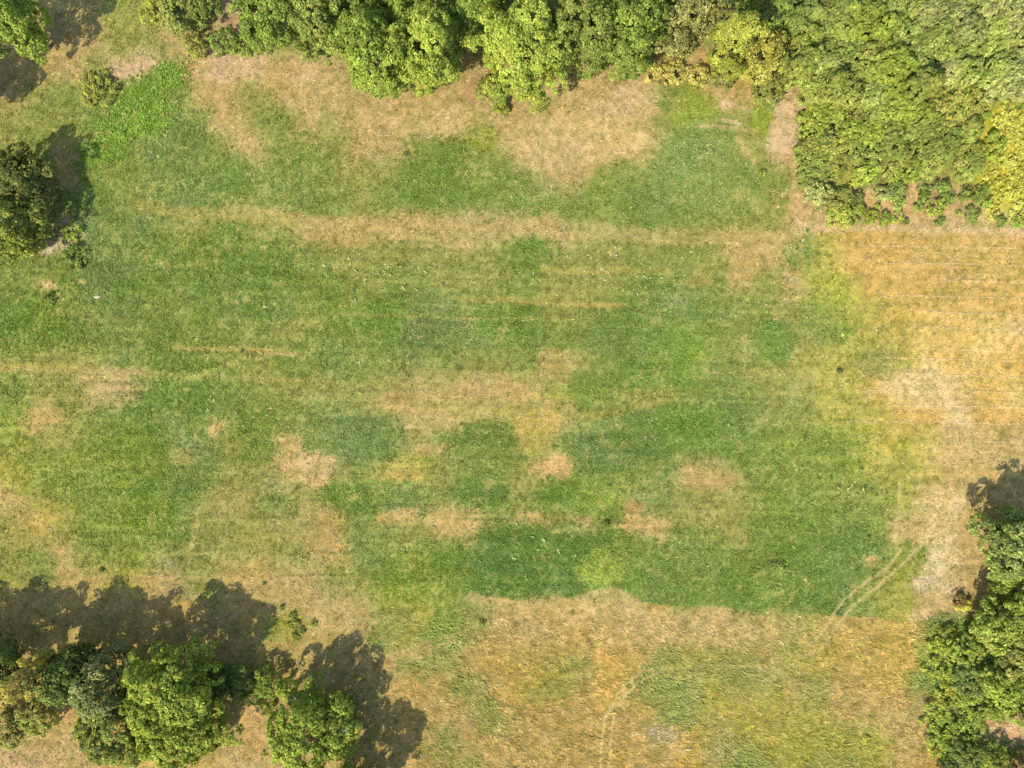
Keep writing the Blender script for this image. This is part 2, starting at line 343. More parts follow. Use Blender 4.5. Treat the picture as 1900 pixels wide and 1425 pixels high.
def ground_mat():
    m, t, out = new_mat('turf_and_soil')
    N = t.nodes.new; L = t.links.new
    at = N('ShaderNodeAttribute'); at.attribute_name = 'col'
    tc = N('ShaderNodeTexCoord')
    n1 = N('ShaderNodeTexNoise'); n1.inputs['Scale'].default_value = 3.2; n1.inputs['Detail'].default_value = 5; n1.inputs['Roughness'].default_value = .7
    L(tc.outputs['Object'], n1.inputs['Vector'])
    mp = N('ShaderNodeMapping'); mp.inputs['Rotation'].default_value = (0, 0, math.radians(35)); mp.inputs['Scale'].default_value = (1.2, 5.5, 1)
    L(tc.outputs['Object'], mp.inputs['Vector'])
    n2 = N('ShaderNodeTexNoise'); n2.inputs['Scale'].default_value = 1.6; n2.inputs['Detail'].default_value = 4
    L(mp.outputs[0], n2.inputs['Vector'])
    ad = N('ShaderNodeMath'); ad.operation = 'ADD'; L(n1.outputs[0], ad.inputs[0]); L(n2.outputs[0], ad.inputs[1])
    mr = N('ShaderNodeMapRange'); mr.inputs['From Min'].default_value = .7; mr.inputs['From Max'].default_value = 1.3
    mr.inputs['To Min'].default_value = .66; mr.inputs['To Max'].default_value = 1.36
    L(ad.outputs[0], mr.inputs['Value'])
    mx = N('ShaderNodeVectorMath'); mx.operation = 'SCALE'; L(at.outputs['Color'], mx.inputs[0]); L(mr.outputs[0], mx.inputs['Scale'])
    bp = N('ShaderNodeBump'); bp.inputs['Strength'].default_value = .6; bp.inputs['Distance'].default_value = .12
    L(ad.outputs[0], bp.inputs['Height'])
    df = N('ShaderNodeBsdfDiffuse'); L(mx.outputs[0], df.inputs['Color']); L(bp.outputs[0], df.inputs['Normal'])
    L(df.outputs[0], out.inputs['Surface'])
    return m

def leaf_mat(name, inst=False, trans=.25):
    m, t, out = new_mat(name)
    N = t.nodes.new; L = t.links.new
    at = N('ShaderNodeAttribute'); at.attribute_name = 'col'
    if inst: at.attribute_type = 'INSTANCER'
    df = N('ShaderNodeBsdfDiffuse'); L(at.outputs['Color'], df.inputs['Color'])
    tr = N('ShaderNodeBsdfTranslucent')
    hs = N('ShaderNodeMix'); hs.data_type = 'RGBA'; hs.blend_type = 'MULTIPLY'; hs.inputs['Factor'].default_value = 1
    L(at.outputs['Color'], hs.inputs['A']); hs.inputs['B'].default_value = (1.25, 1.15, .5, 1)
    L(hs.outputs['Result'], tr.inputs['Color'])
    mx = N('ShaderNodeMixShader'); mx.inputs[0].default_value = trans
    L(df.outputs[0], mx.inputs[1]); L(tr.outputs[0], mx.inputs[2])
    gl = N('ShaderNodeBsdfGlossy'); gl.inputs['Roughness'].default_value = .55; gl.inputs['Color'].default_value = (.9, .95, 1, 1)
    m2 = N('ShaderNodeMixShader'); m2.inputs[0].default_value = 0.0 if not inst else .0
    L(mx.outputs[0], m2.inputs[1]); L(gl.outputs[0], m2.inputs[2])
    L(m2.outputs[0], out.inputs['Surface'])
    return m

def noise_mat(name, c0, c1, scale, rough=.9, stretch=(1, 1, 1)):
    m, t, out = new_mat(name)
    N = t.nodes.new; L = t.links.new
    tc = N('ShaderNodeTexCoord'); mp = N('ShaderNodeMapping'); mp.inputs['Scale'].default_value = stretch
    L(tc.outputs['Object'], mp.inputs['Vector'])
    n = N('ShaderNodeTexNoise'); n.inputs['Scale'].default_value = scale; n.inputs['Detail'].default_value = 6; L(mp.outputs[0], n.inputs['Vector'])
    r = N('ShaderNodeValToRGB'); r.color_ramp.elements[0].color = (*c0, 1); r.color_ramp.elements[1].color = (*c1, 1)
    r.color_ramp.elements[0].position = .3; r.color_ramp.elements[1].position = .7
    L(n.outputs[0], r.inputs[0])
    b = N('ShaderNodeBump'); b.inputs['Distance'].default_value = .04; L(n.outputs[0], b.inputs['Height'])
    p = N('ShaderNodeBsdfPrincipled'); p.inputs['Roughness'].default_value = rough; p.inputs['Specular IOR Level'].default_value = .2
    L(r.outputs[0], p.inputs['Base Color']); L(b.outputs[0], p.inputs['Normal'])
    L(p.outputs[0], out.inputs['Surface'])
    return m

M_GROUND = ground_mat()
M_LEAF = leaf_mat('leaves', trans=.38)
M_BLADE = leaf_mat('grass_blades', inst=True, trans=.2)
M_BARK = noise_mat('bark', (.045, .035, .025), (.13, .105, .08), 5, stretch=(1, 1, .25))
M_PALEBARK = noise_mat('pale_bark', (.16, .14, .11), (.28, .25, .20), 6, stretch=(1, 1, .25))
M_STONE = noise_mat('limestone', (.22, .18, .12), (.34, .28, .19), 7)

# ------------------------------------------------------------------ mesh helpers
def mesh_from(name, verts, faces_flat, loop_starts, mat, col=None, smooth=False):
    me = bpy.data.meshes.new(name)
    verts = np.asarray(verts, np.float32)
    me.vertices.add(len(verts)); me.vertices.foreach_set('co', verts.ravel())
    ff = np.asarray(faces_flat, np.int32)
    me.loops.add(len(ff)); me.loops.foreach_set('vertex_index', ff)
    ls = np.asarray(loop_starts, np.int32)
    me.polygons.add(len(ls)); me.polygons.foreach_set('loop_start', ls)
    if smooth: me.polygons.foreach_set('use_smooth', np.ones(len(ls), bool))
    me.update(calc_edges=True)
    if col is not None:
        a = me.attributes.new('col', 'FLOAT_COLOR', 'POINT')
        c4 = np.ones((len(verts), 4), np.float32); c4[:, :3] = col
        a.data.foreach_set('color', c4.ravel())
    if mat is not None: me.materials.append(mat)
    return me

def link(name, data, parent=None, loc=(0, 0, 0)):
    o = bpy.data.objects.new(name, data); COL.objects.link(o)
    o.location = loc
    if parent is not None: o.parent = parent
    return o

def tag(o, label=None, cat=None, group=None, kind=None):
    if label: o['label'] = label
    if cat: o['category'] = cat
    if group: o['group'] = group
    if kind: o['kind'] = kind
    return o

class Tubes:
    def __init__(s): s.v = []; s.f = []
    def add(s, pts, radii, n=6):
        base = sum(len(a) for a in s.v)
        pts = [np.array(p, float) for p in pts]
        ring = []
        for i, p in enumerate(pts):
            t = pts[min(i + 1, len(pts) - 1)] - pts[max(i - 1, 0)]
            t /= np.linalg.norm(t) + 1e-9
            u = np.cross(t, [0.31, 0.95, 0.05]); u /= np.linalg.norm(u) + 1e-9
            v = np.cross(t, u)
            a = np.arange(n) / n * 2 * math.pi
            ring.append(p + radii[i] * (np.cos(a)[:, None] * u + np.sin(a)[:, None] * v))
        s.v.append(np.concatenate(ring))
        for i in range(len(pts) - 1):
            for k in range(n):
                s.f.append((base + i * n + k, base + i * n + (k + 1) % n, base + (i + 1) * n + (k + 1) % n, base + (i + 1) * n + k))
    def build(s, name, mat):
        return mesh_from(name, np.concatenate(s.v), np.array(s.f).ravel(), np.arange(len(s.f)) * 4, mat, smooth=True)

# ------------------------------------------------------------------ ground: one sheet out to the horizon
def axis(half, step):
    a = np.arange(-half, half + step * .5, step)
    ext = []; d_ = step; p = half
    while p < 4000:
        d_ *= 1.45; p += d_; ext.append(p)
    ext = np.array(ext)
    return np.concatenate([-ext[::-1], a, ext])
gxs, gys = axis(90, .32), axis(69, .32)
GX, GY = np.meshgrid(gxs, gys)
gpx, gpy = W2P(GX.ravel(), GY.ravel())
gz = ground_z(gpx, gpy)
far = np.maximum(np.abs(GX.ravel()) / 90, np.abs(GY.ravel()) / 69)
gz = np.where(far > 1.02, 0.0, gz)
gcol = ground_colour(gpx, gpy)
nx, ny = len(gxs), len(gys)
ii = (np.arange(ny - 1)[:, None] * nx + np.arange(nx - 1)[None, :]).ravel()
quads = np.stack([ii, ii + 1, ii + nx + 1, ii + nx], 1)
gme = mesh_from('ground', np.stack([GX.ravel(), GY.ravel(), gz], 1), quads.ravel(), np.arange(len(quads)) * 4, M_GROUND, gcol, smooth=True)
tag(link('ground', gme), 'mown meadow and dry straw field seen from above', None, None, 'structure')

# ------------------------------------------------------------------ scattered blades (stuff): prototypes live in the same mesh as the points
def tuft_proto(r, nb, length, width, splay):
    v = []; f = []
    for k in range(nb):
        a = k / nb * 2 * math.pi + r.uniform(-.5, .5)
        l = length * r.uniform(.6, 1.15); sp = splay * r.uniform(.6, 1.3)
        dx, dy = math.cos(a), math.sin(a)
        b = (r.uniform(-.06, .06), r.uniform(-.06, .06), 0)
        wv = width * r.uniform(.7, 1.3)
        mid = (b[0] + dx * l * sp * .45, b[1] + dy * l * sp * .45, l * .62)
        tip = (b[0] + dx * l * sp, b[1] + dy * l * sp, l * r.uniform(.55, .95))
        i = len(v)
        v += [(b[0] - dy * wv * .5, b[1] + dx * wv * .5, 0), (b[0] + dy * wv * .5, b[1] - dx * wv * .5, 0),
              (mid[0] + dy * wv * .5, mid[1] - dx * wv * .5, mid[2]), (mid[0] - dy * wv * .5, mid[1] + dx * wv * .5, mid[2]), tip]
        f += [(i, i + 1, i + 2, i + 3), (i + 3, i + 2, i + 4)]
    return v, f

def scatter_tree(nproto):
    g = bpy.data.node_groups.new('scatter', 'GeometryNodeTree')
    g.interface.new_socket('Geometry', in_out='INPUT', socket_type='NodeSocketGeometry')
    g.interface.new_socket('Geometry', in_out='OUTPUT', socket_type='NodeSocketGeometry')
    N = g.nodes.new; L = g.links.new
    gi = N('NodeGroupInput'); go = N('NodeGroupOutput')
    def attr(name, typ):
        a = N('GeometryNodeInputNamedAttribute'); a.data_type = typ; a.inputs['Name'].default_value = name
        return a.outputs['Attribute']
    g2i = N('GeometryNodeGeometryToInstance')
    pid = attr('proto', 'INT')
    for k in reversed(range(nproto)):
        cmp_ = N('FunctionNodeCompare'); cmp_.data_type = 'INT'; cmp_.operation = 'EQUAL'
        L(pid, cmp_.inputs[2]); cmp_.inputs[3].default_value = k + 1
        sp = N('GeometryNodeSeparateGeometry'); sp.domain = 'POINT'
        L(gi.outputs[0], sp.inputs[0]); L(cmp_.outputs[0], sp.inputs['Selection'])
        L(sp.outputs[0], g2i.inputs[0])
    cmp_ = N('FunctionNodeCompare'); cmp_.data_type = 'INT'; cmp_.operation = 'EQUAL'
    L(pid, cmp_.inputs[2]); cmp_.inputs[3].default_value = 0
    sp = N('GeometryNodeSeparateGeometry'); sp.domain = 'POINT'
    L(gi.outputs[0], sp.inputs[0]); L(cmp_.outputs[0], sp.inputs['Selection'])
    m2p = N('GeometryNodeMeshToPoints'); L(sp.outputs[0], m2p.inputs[0])
    ip = N('GeometryNodeInstanceOnPoints'); ip.inputs['Pick Instance'].default_value = True
    L(m2p.outputs[0], ip.inputs['Points']); L(g2i.outputs[0], ip.inputs['Instance'])
    L(attr('pick', 'INT'), ip.inputs['Instance Index'])
    L(attr('siz', 'FLOAT_VECTOR'), ip.inputs['Scale'])
    cx = N('ShaderNodeCombineXYZ'); L(attr('rot', 'FLOAT'), cx.inputs[2])
    L(cx.outputs[0], ip.inputs['Rotation'])
    L(ip.outputs[0], go.inputs[0])
    return g

def scatter(name, protos, pts, cols, sizes, mat, label, rots=None):
    V = []; FF = []; LS = []; PR = []
    for k, (v, f) in enumerate(protos):
        b = len(V); V += v; PR += [k + 1] * len(v)
        for face in f:
            LS.append(len(FF)); FF += [b + q for q in face]
    n0 = len(V); n = len(pts)
    me = mesh_from(name, np.concatenate([np.array(V), pts]), FF, LS, mat)
    def put(an, typ, key, arr, width=1):
        a = me.attributes.new(an, typ, 'POINT')
        full = np.zeros((n0 + n, width), np.float32 if typ != 'INT' else np.int32)
        full[n0:] = np.asarray(arr).reshape(n, width)
        return a, full, key
    c4 = np.ones((n, 4)); c4[:, :3] = cols
    a, full, key = put('col', 'FLOAT_COLOR', 'color', c4, 4); a.data.foreach_set(key, full.ravel())
    a, full, key = put('siz', 'FLOAT_VECTOR', 'vector', sizes, 3); a.data.foreach_set(key, full.ravel())
    a, full, key = put('rot', 'FLOAT', 'value', rng.uniform(0, 6.28, n) if rots is None else rots); a.data.foreach_set(key, full.ravel())
    a, full, key = put('pick', 'INT', 'value', rng.integers(0, len(protos), n)); a.data.foreach_set(key, full.ravel())
    pr = np.zeros(n0 + n, np.int32); pr[:n0] = PR
    a = me.attributes.new('proto', 'INT', 'POINT'); a.data.foreach_set('value', pr)
    o = link(name, me)
    md = o.modifiers.new('scatter', 'NODES'); md.node_group = scatter_tree(len(protos))
    tag(o, label, None, None, 'stuff')
    return o

rp = random.Random(5)
protos = [tuft_proto(rp, 7, .34, .10, 1.0) for _ in range(3)] + [tuft_proto(rp, 6, .30, .13, 1.3) for _ in range(2)]
NT = 380000
tpx = rng.uniform(-60, FW + 60, NT); tpy = rng.uniform(-50, FH + 50, NT)
tcol = ground_colour(tpx, tpy, jit=9.0)
green = np.clip((tcol[:, 1] - tcol[:, 0]) / tcol[:, 1] * 2.2 + .45, 0, 1)
rough = sstep(1110, 1180, tpy) * sstep(600, 800, tpx)
keep = rng.random(NT) < np.clip(.55 + green * .45 + rough * .4, 0, 1)
weed = poly_sd(tpx, tpy, POLYS[0][0]) + 34 * fbm(tpx, tpy, 22, 63, 3) + rng.normal(0, 4, NT) > 1
rut = np.zeros(NT, bool)
for pts, hw, cc, st in LINES:
    if cc is TRK and st > .5: rut |= seg_dist(tpx, tpy, pts) < hw * 1.9
keep &= ~(rut & (rng.random(NT) < .85))
tpx, tpy, tcol, green, rough, weed = [a[keep] for a in (tpx, tpy, tcol, green, rough, weed)]
n = len(tpx)
tx, ty = P2W(tpx, tpy)
clump = fbm(tpx, tpy, 14, 61, 2)
sz = (.55 + .5 * green + .35 * rough + .9 * clump) * rng.uniform(.6, 1.35, n)
sz = np.where(weed, rng.uniform(.5, 1.25, n) * (1 + 1.1 * fbm(tpx, tpy, 16, 64, 2)), np.clip(sz, .35, 2.2) * .74)
zsc = sz * np.where(weed, 1.0, .55 + .35 * green + .12 * rough)
tcol = tcol * (1 + .32 * rough + .25 * weed)[:, None]
tcol = tcol * (1 + .22 * green)[:, None] * rng.lognormal(0.10, .22 + .10 * (1 - green) - .10 * rough, n)[:, None] * np.stack([rng.normal(1, .06, n), np.ones(n), rng.normal(1, .08, n)], 1)
scatter('meadow_grass', protos, np.stack([tx, ty, ground_z(tpx, tpy) - .02], 1), np.clip(tcol, .01, .6), np.stack([sz * (1 + 1.1 * rough), sz * (1 - .2 * rough), zsc], 1), M_BLADE,
        'green and straw coloured grass tufts covering the field', rots=np.where(rng.random(n) < rough, rng.normal(-.35, .35, n) + .8 * fbm(tpx, tpy, 60, 81, 2), rng.uniform(0, 6.28, n)))

# small pale flower heads
def flower_proto(r):
    v = []; f = []
    for k in range(5):
        a = k / 5 * 6.28; rr = .09
        cx, cy, cz = math.cos(a) * rr * r.uniform(.3, 1.2), math.sin(a) * rr * r.uniform(.3, 1.2), .35 + r.uniform(-.04, .06)
        i = len(v)
        for q in range(5):
            v.append((cx + .055 * math.cos(q * 1.257), cy + .055 * math.sin(q * 1.257), cz + r.uniform(-.01, .01)))
        f.append(tuple(range(i, i + 5)))
    return v, f
fp = []; fs = []
for (x0, y0, sx, sy, cnt, s_) in [(1225, 1360, 28, 10, 90, 1.0), (1340, 1395, 42, 22, 170, 1.0), (1270, 1300, 50, 35, 150, .85), (1345, 1350, 14, 22, 60, 1.0), (1070, 490, 45, 22, 26, 1.4),
                                  (1180, 525, 120, 24, 40, 1.4), (1400, 565, 70, 30, 14, 1.5), (1490, 588, 10, 4, 6, 1.3), (900, 555, 60, 6, 8, 1.2), (1520, 1290, 60, 20, 30, .8), (1490, 450, 20, 25, 30, .9), (1480, 1190, 120, 30, 20, .7)]:
    cnt = int(cnt * .5); s_ *= .62
    q = rng.normal(0, 1, (cnt, 2)) * [sx, sy] * .75 + [x0, y0]
    fp.append(q); fs.append(np.full(cnt, s_) * rng.uniform(.7, 1.4, cnt))
fp = np.concatenate(fp); fs = np.concatenate(fs)
fx, fy = P2W(fp[:, 0], fp[:, 1])
fc = np.array([.42, .39, .27]) * rng.uniform(.75, 1.15, len(fx))[:, None]
scatter('pale_wildflowers', [flower_proto(rp) for _ in range(3)], np.stack([fx, fy, ground_z(fp[:, 0], fp[:, 1])], 1), fc, np.repeat(fs[:, None], 3, 1), M_BLADE,
        'scattered pale flower heads in the grass')

# straw lying in the mowing lines, in the wheel tracks and loose on the dry ground
def straw_proto(r):
    v = []; f = []
    for k in range(4):
        a = r.uniform(-.5, .5); cx, cy = r.uniform(-.12, .12), r.uniform(-.06, .06); l = r.uniform(.16, .30); wd = r.uniform(.018, .036); z = r.uniform(.02, .06)
        dx, dy = math.cos(a) * l, math.sin(a) * l; nx_, ny_ = -math.sin(a) * wd, math.cos(a) * wd
        i = len(v)
        v += [(cx - dx - nx_, cy - dy - ny_, z), (cx + dx - nx_, cy + dy - ny_, z + .03), (cx + dx + nx_, cy + dy + ny_, z + .05), (cx - dx + nx_, cy - dy + ny_, z + .02)]
        f.append((i, i + 1, i + 2, i + 3))
    return v, f
sp_, sr_, ss_ = [], [], []
def straw_line(pts, per_px, spread, fade=.5, size=1.0):
    P = np.array(pts, float); dl = np.hypot(*np.diff(P, axis=0).T); t = np.concatenate([[0], np.cumsum(dl)])
    m = int(t[-1] * per_px); u = rng.uniform(0, t[-1], m)
    x = np.interp(u, t, P[:, 0]); y = np.interp(u, t, P[:, 1])
    ang = np.interp(u, (t[1:] + t[:-1]) / 2, np.arctan2(-np.diff(P[:, 1]), np.diff(P[:, 0])))
    k = rng.random(m) < np.clip(1 - fade + 2.2 * fade * (fbm(x, y, 45, 91, 2) + .45), 0, 1)
    sp_.append(np.stack([x + rng.normal(0, spread, m) + 3 * fbm(x, y, 60, 92, 2), y + rng.normal(0, spread, m) + 3 * fbm(x, y, 60, 93, 2)], 1)[k])
    sr_.append((ang + rng.normal(0, .25, m))[k]); ss_.append((rng.uniform(.6, 1.2, m) * size)[k])
for y_, x0_ in ((456, 1600), (488, 1640), (520, 1800), (549, 1660), (579, 1700), (607, 1690), (647, 1720), (665, 1640), (695, 1700), (724, 1580), (752, 1650), (782, 1560), (815, 1760)):
    straw_line([(x0_, y_ - 1), (1750, y_ + 1), (1915, y_ + 5)], .4, .7, .85, .8)
for pts in ([(280, 690), (420, 697), (640, 708)], [(390, 597), (560, 600)], [(620, 582), (990, 594)], [(330, 645), (560, 658)], [(0, 684), (260, 690)], [(600, 720), (1020, 745)], [(780, 770), (1010, 775)], [(270, 770), (480, 775)],
            [(500, 420), (900, 432)], [(950, 428), (1430, 445)], [(1340, 780), (1480, 790)], [(1300, 690), (1470, 694)], [(700, 250), (900, 255)], [(1150, 205), (1330, 212)], [(960, 165), (1200, 178)], [(380, 905), (560, 912)], [(420, 935), (540, 938)], [(1250, 905), (1390, 912)]):
    straw_line(pts, .22, 1.5, .85, .75)
for pts, hw, cc, st in LINES:
    if cc is TRK and st > .5: straw_line(pts, .9, 1.3, .5, .8)
    elif cc is TRK: straw_line([(a, b - 9) for a, b in pts], .35, 1.6, .85, .75); straw_line([(a, b + 9) for a, b in pts], .35, 1.6, .85, .75)
lx = rng.uniform(-40, FW + 40, 130000); ly = rng.uniform(-40, FH + 40, 130000)
lc = ground_colour(lx, ly, jit=6)
dryness = np.clip(1 - ((lc[:, 1] - lc[:, 0]) / lc[:, 1] * 2.2 + .45) * 1.5, 0, 1)
lk = rng.random(len(lx)) < dryness * .5 * np.clip(1 + 2.5 * fbm(lx, ly, 30, 95, 3), 0, 1.6)
sp_.append(np.stack([lx[lk], ly[lk]], 1)); sr_.append(rng.uniform(0, 6.28, lk.sum())); ss_.append(rng.uniform(.45, 1.0, lk.sum()))
SP = np.concatenate(sp_); SR = np.concatenate(sr_); SS = np.concatenate(ss_)
sc = ground_colour(SP[:, 0], SP[:, 1], jit=0)
sc = (sc * .5 + np.array([.40, .305, .155]) * .5) * rng.lognormal(.08, .16, len(SP))[:, None]
sx, sy = P2W(SP[:, 0], SP[:, 1])
scatter('dry_straw', [straw_proto(rp) for _ in range(4)], np.stack([sx, sy, ground_z(SP[:, 0], SP[:, 1])], 1), np.clip(sc, .02, .6), np.repeat(SS[:, None], 3, 1), M_BLADE,
        'pale cut straw lying in mowing lines, wheel tracks and loose on the dry ground', rots=SR)
# broad leaved weeds in the grass
bp = []
for (x0, y0, sx0, sy0, cnt) in [(680, 495, 45, 25, 22), (760, 520, 60, 30, 18), (600, 520, 60, 40, 14), (420, 640, 120, 60, 12), (820, 640, 120, 60, 10), (1130, 890, 120, 60, 14), (1010, 1030, 60, 40, 16), (1600, 930, 60, 40, 26), (1560, 900, 30, 20, 14), (1490, 450, 20, 25, 16), (430, 760, 60, 40, 16), (1180, 800, 80, 40, 16), (560, 1060, 80, 40, 22), (350, 300, 120, 60, 14)]:
    bp.append(rng.normal(0, 1, (cnt, 2)) * [sx0, sy0] * .7 + [x0, y0])
bp = np.concatenate(bp); bx_, by_ = P2W(bp[:, 0], bp[:, 1])
bc = np.where(rng.random(len(bp))[:, None] < .65, np.array([[.26, .28, .10]]), np.array([[.07, .10, .03]])) * rng.uniform(.8, 1.2, (len(bp), 1))
scatter('broadleaf_weeds', [tuft_proto(rp, 6, .42, .24, 1.35) for _ in range(3)], np.stack([bx_, by_, ground_z(bp[:, 0], bp[:, 1])], 1), bc, np.repeat(rng.uniform(.4, 1.0, (len(bp), 1)), 3, 1), M_BLADE,
        'small broad leaved weeds dotted in the mown grass')

# ------------------------------------------------------------------ foliage
def leaves(centres, normals, rc, col, leaf, cover, rs, up=.25, tone=.22, stretch=1.5, ball=.55):
    """leaf-sized rhombs on the outer half of every clump"""
    n = np.maximum((2 * math.pi * rc ** 2 * cover / (leaf * leaf * .5 / stretch * 1.5)).astype(int), 6)
    idx = np.repeat(np.arange(len(rc)), n); m = len(idx)
    dvec = rs.normal(0, 1, (m, 3))
    dvec /= np.linalg.norm(dvec, axis=1, keepdims=True)
    nn = normals[idx]
    dt = (dvec * nn).sum(1)
    flip = dt < -.15
    dvec[flip] -= 2 * (dt[flip])[:, None] * nn[flip]
    p = centres[idx] + dvec * (rc[idx] * rs.uniform(.62, 1.08, m))[:, None]
    nor = dvec * ball + nn * .3 + rs.normal(0, .27, (m, 3)) + [0, 0, up]
    nor /= np.linalg.norm(nor, axis=1, keepdims=True)
    t = np.cross(nor, rs.normal(0, 1, (m, 3))); t /= np.linalg.norm(t, axis=1, keepdims=True) + 1e-9
    b = np.cross(nor, t)
    L = leaf * rs.uniform(.55, 1.45, m)
    Wd = L / stretch * .5
    fold = nor * (L * .12)[:, None]
    v = np.empty((m, 4, 3))
    v[:, 0] = p - t * (L * .5)[:, None]; v[:, 1] = p + b * Wd[:, None] + fold
    v[:, 2] = p + t * (L * .5)[:, None]; v[:, 3] = p - b * Wd[:, None] + fold
    c = col[idx] * rs.lognormal(0, tone, m)[:, None]
    c[:, 0] *= rs.normal(1, .07, m)
    return v.reshape(-1, 3), np.repeat(c, 4, 0)

def crown_mesh(name, lobes, rs, col, col2, rc0, leaf, cover, floor_n=-.35, dens=1.3, tone=.22, mixp=.25, up=.3):
    """lobes: (x, y, z, rx, rz). Returns one mesh of leaf clumps over the union of the lobes"""
    C = []; Nn = []; R = []
    for (x, y, z, rx, rz) in lobes:
        area = 4 * math.pi * ((rx * rx + 2 * rx * rz) / 3)
        k = max(int(area * dens / (math.pi * rc0 ** 2)), 5)
        dv = rs.normal(0, 1, (k, 3)); dv /= np.linalg.norm(dv, axis=1, keepdims=True)
        p = np.array([x, y, z]) + dv * [rx, rx, rz] * rs.uniform(.80, 1.06, k)[:, None]
        nv = dv / [rx, rx, rz]; nv /= np.linalg.norm(nv, axis=1, keepdims=True)
        ok = nv[:, 2] > floor_n
        for (x2, y2, z2, rx2, rz2) in lobes:
            if (x2, y2, z2) == (x, y, z): continue
            q = ((p[:, 0] - x2) / rx2) ** 2 + ((p[:, 1] - y2) / rx2) ** 2 + ((p[:, 2] - z2) / rz2) ** 2
            ok &= q > .48
        ok &= p[:, 2] > .1
        C.append(p[ok]); Nn.append(nv[ok]); R.append(rc0 * rs.uniform(.45, 1.4, ok.sum()))
    C = np.concatenate(C); Nn = np.concatenate(Nn); R = np.concatenate(R)
    mix = np.clip(rs.beta(1.2, 3, len(R)) * mixp * 4, 0, 1)[:, None]
    big = fbm(C[:, 0] * 10 + rs.uniform(0, 999), C[:, 1] * 10 + C[:, 2] * 6, 30, 71, 2)
    cc = (np.array(col) * (1 - mix) + np.array(col2) * mix) * (1 + .7 * big + rs.normal(0, .12, len(R)))[:, None]
    v, c = leaves(C, Nn, R, np.clip(cc, .006, .5), leaf, cover, rs, tone=tone, up=up)
    nq = len(v) // 4
    return mesh_from(name, v, np.arange(nq * 4), np.arange(nq) * 4, M_LEAF, np.clip(c, .005, .5))

def trunk_mesh(H, r0, lobes, rs, mat, stem_top=.6):
    t = Tubes()
    lean = rs.normal(0, .25, 2)
    pts = []; rad = []
    for k in range(6):
        f = k / 5
        pts.append((lean[0] * f * f + rs.normal(0, .06), lean[1] * f * f + rs.normal(0, .06), H * stem_top * f - .15 * (k == 0)))
        rad.append(r0 * (1.35 - .25 * min(k, 1)) * (1 - .72 * f))
    t.add(pts, rad, 8)
    for (x, y, z, rx, rz) in lobes[:12]:
        k = rs.integers(1, 4)
        s = np.array(pts[k]); e = np.array([x, y, z]) + rs.normal(0, .3, 3) * rx * .3
        m = (s + e) / 2 + [0, 0, -.08 * np.linalg.norm(e - s)]
        rr = rad[k] * .5
        t.add([s, m, e], [rr, rr * .6, rr * .22], 6)
        for q in range(3):
            dv = rs.normal(0, 1, 3); dv[2] = abs(dv[2]); dv /= np.linalg.norm(dv)
            e2 = e + dv * [rx, rx, rz] * .8
            t.add([m * .4 + e * .6, (e + e2) / 2, e2], [rr * .4, rr * .22, rr * .07], 4)
    return t.build('trunk', mat)

# leaf colours (albedo)
GREEN = (.165, .215, .040); FRESH = (.205, .255, .042); LIME = (.250, .275, .042); YELLOW = (.400, .360, .055)
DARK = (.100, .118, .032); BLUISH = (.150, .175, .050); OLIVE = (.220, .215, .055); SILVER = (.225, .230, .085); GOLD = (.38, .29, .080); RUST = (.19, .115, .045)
PALE = (.290, .315, .085)

def make_lobes(R, H, cb, rs, n=8):
    ch = H - cb
    L = [(0, 0, cb + ch * .48, R * .70, ch * .45)]
    for k in range(n):
        a = k / n * 2 * math.pi + rs.uniform(-.4, .4)
        f = rs.uniform(.12, .72)
        prof = math.sin(math.pi * min(max(.18 + f * .80, 0), 1)) ** .6
        rr = R * rs.uniform(.34, .50)
        dd = max(R * prof * rs.uniform(.92, 1.10) - rr, .1 * R)
        L.append((math.cos(a) * dd, math.sin(a) * dd, cb + ch * f, rr, rr * rs.uniform(.85, 1.25) * (1.15 if ch > 2 * R else 1)))
    for k in range(11):                       # outlying sprays break the outline
        a = rs.uniform(0, 6.28); f = rs.uniform(.32, .92)
        prof = math.sin(math.pi * min(.18 + f * .74, 1)) ** .6
        rr = R * rs.uniform(.14, .26); dd = R * prof * rs.uniform(.86, 1.16)
        L.append((math.cos(a) * dd, math.sin(a) * dd, cb + ch * f, rr, rr * rs.uniform(.7, 1.1)))
    for k in range(3):
        a = rs.uniform(0, 6.28); rr = R * rs.uniform(.30, .42)
        L.append((math.cos(a) * R * .3, math.sin(a) * R * .3, H - rr * rs.uniform(.9, 1.3), rr, rr))
    return L

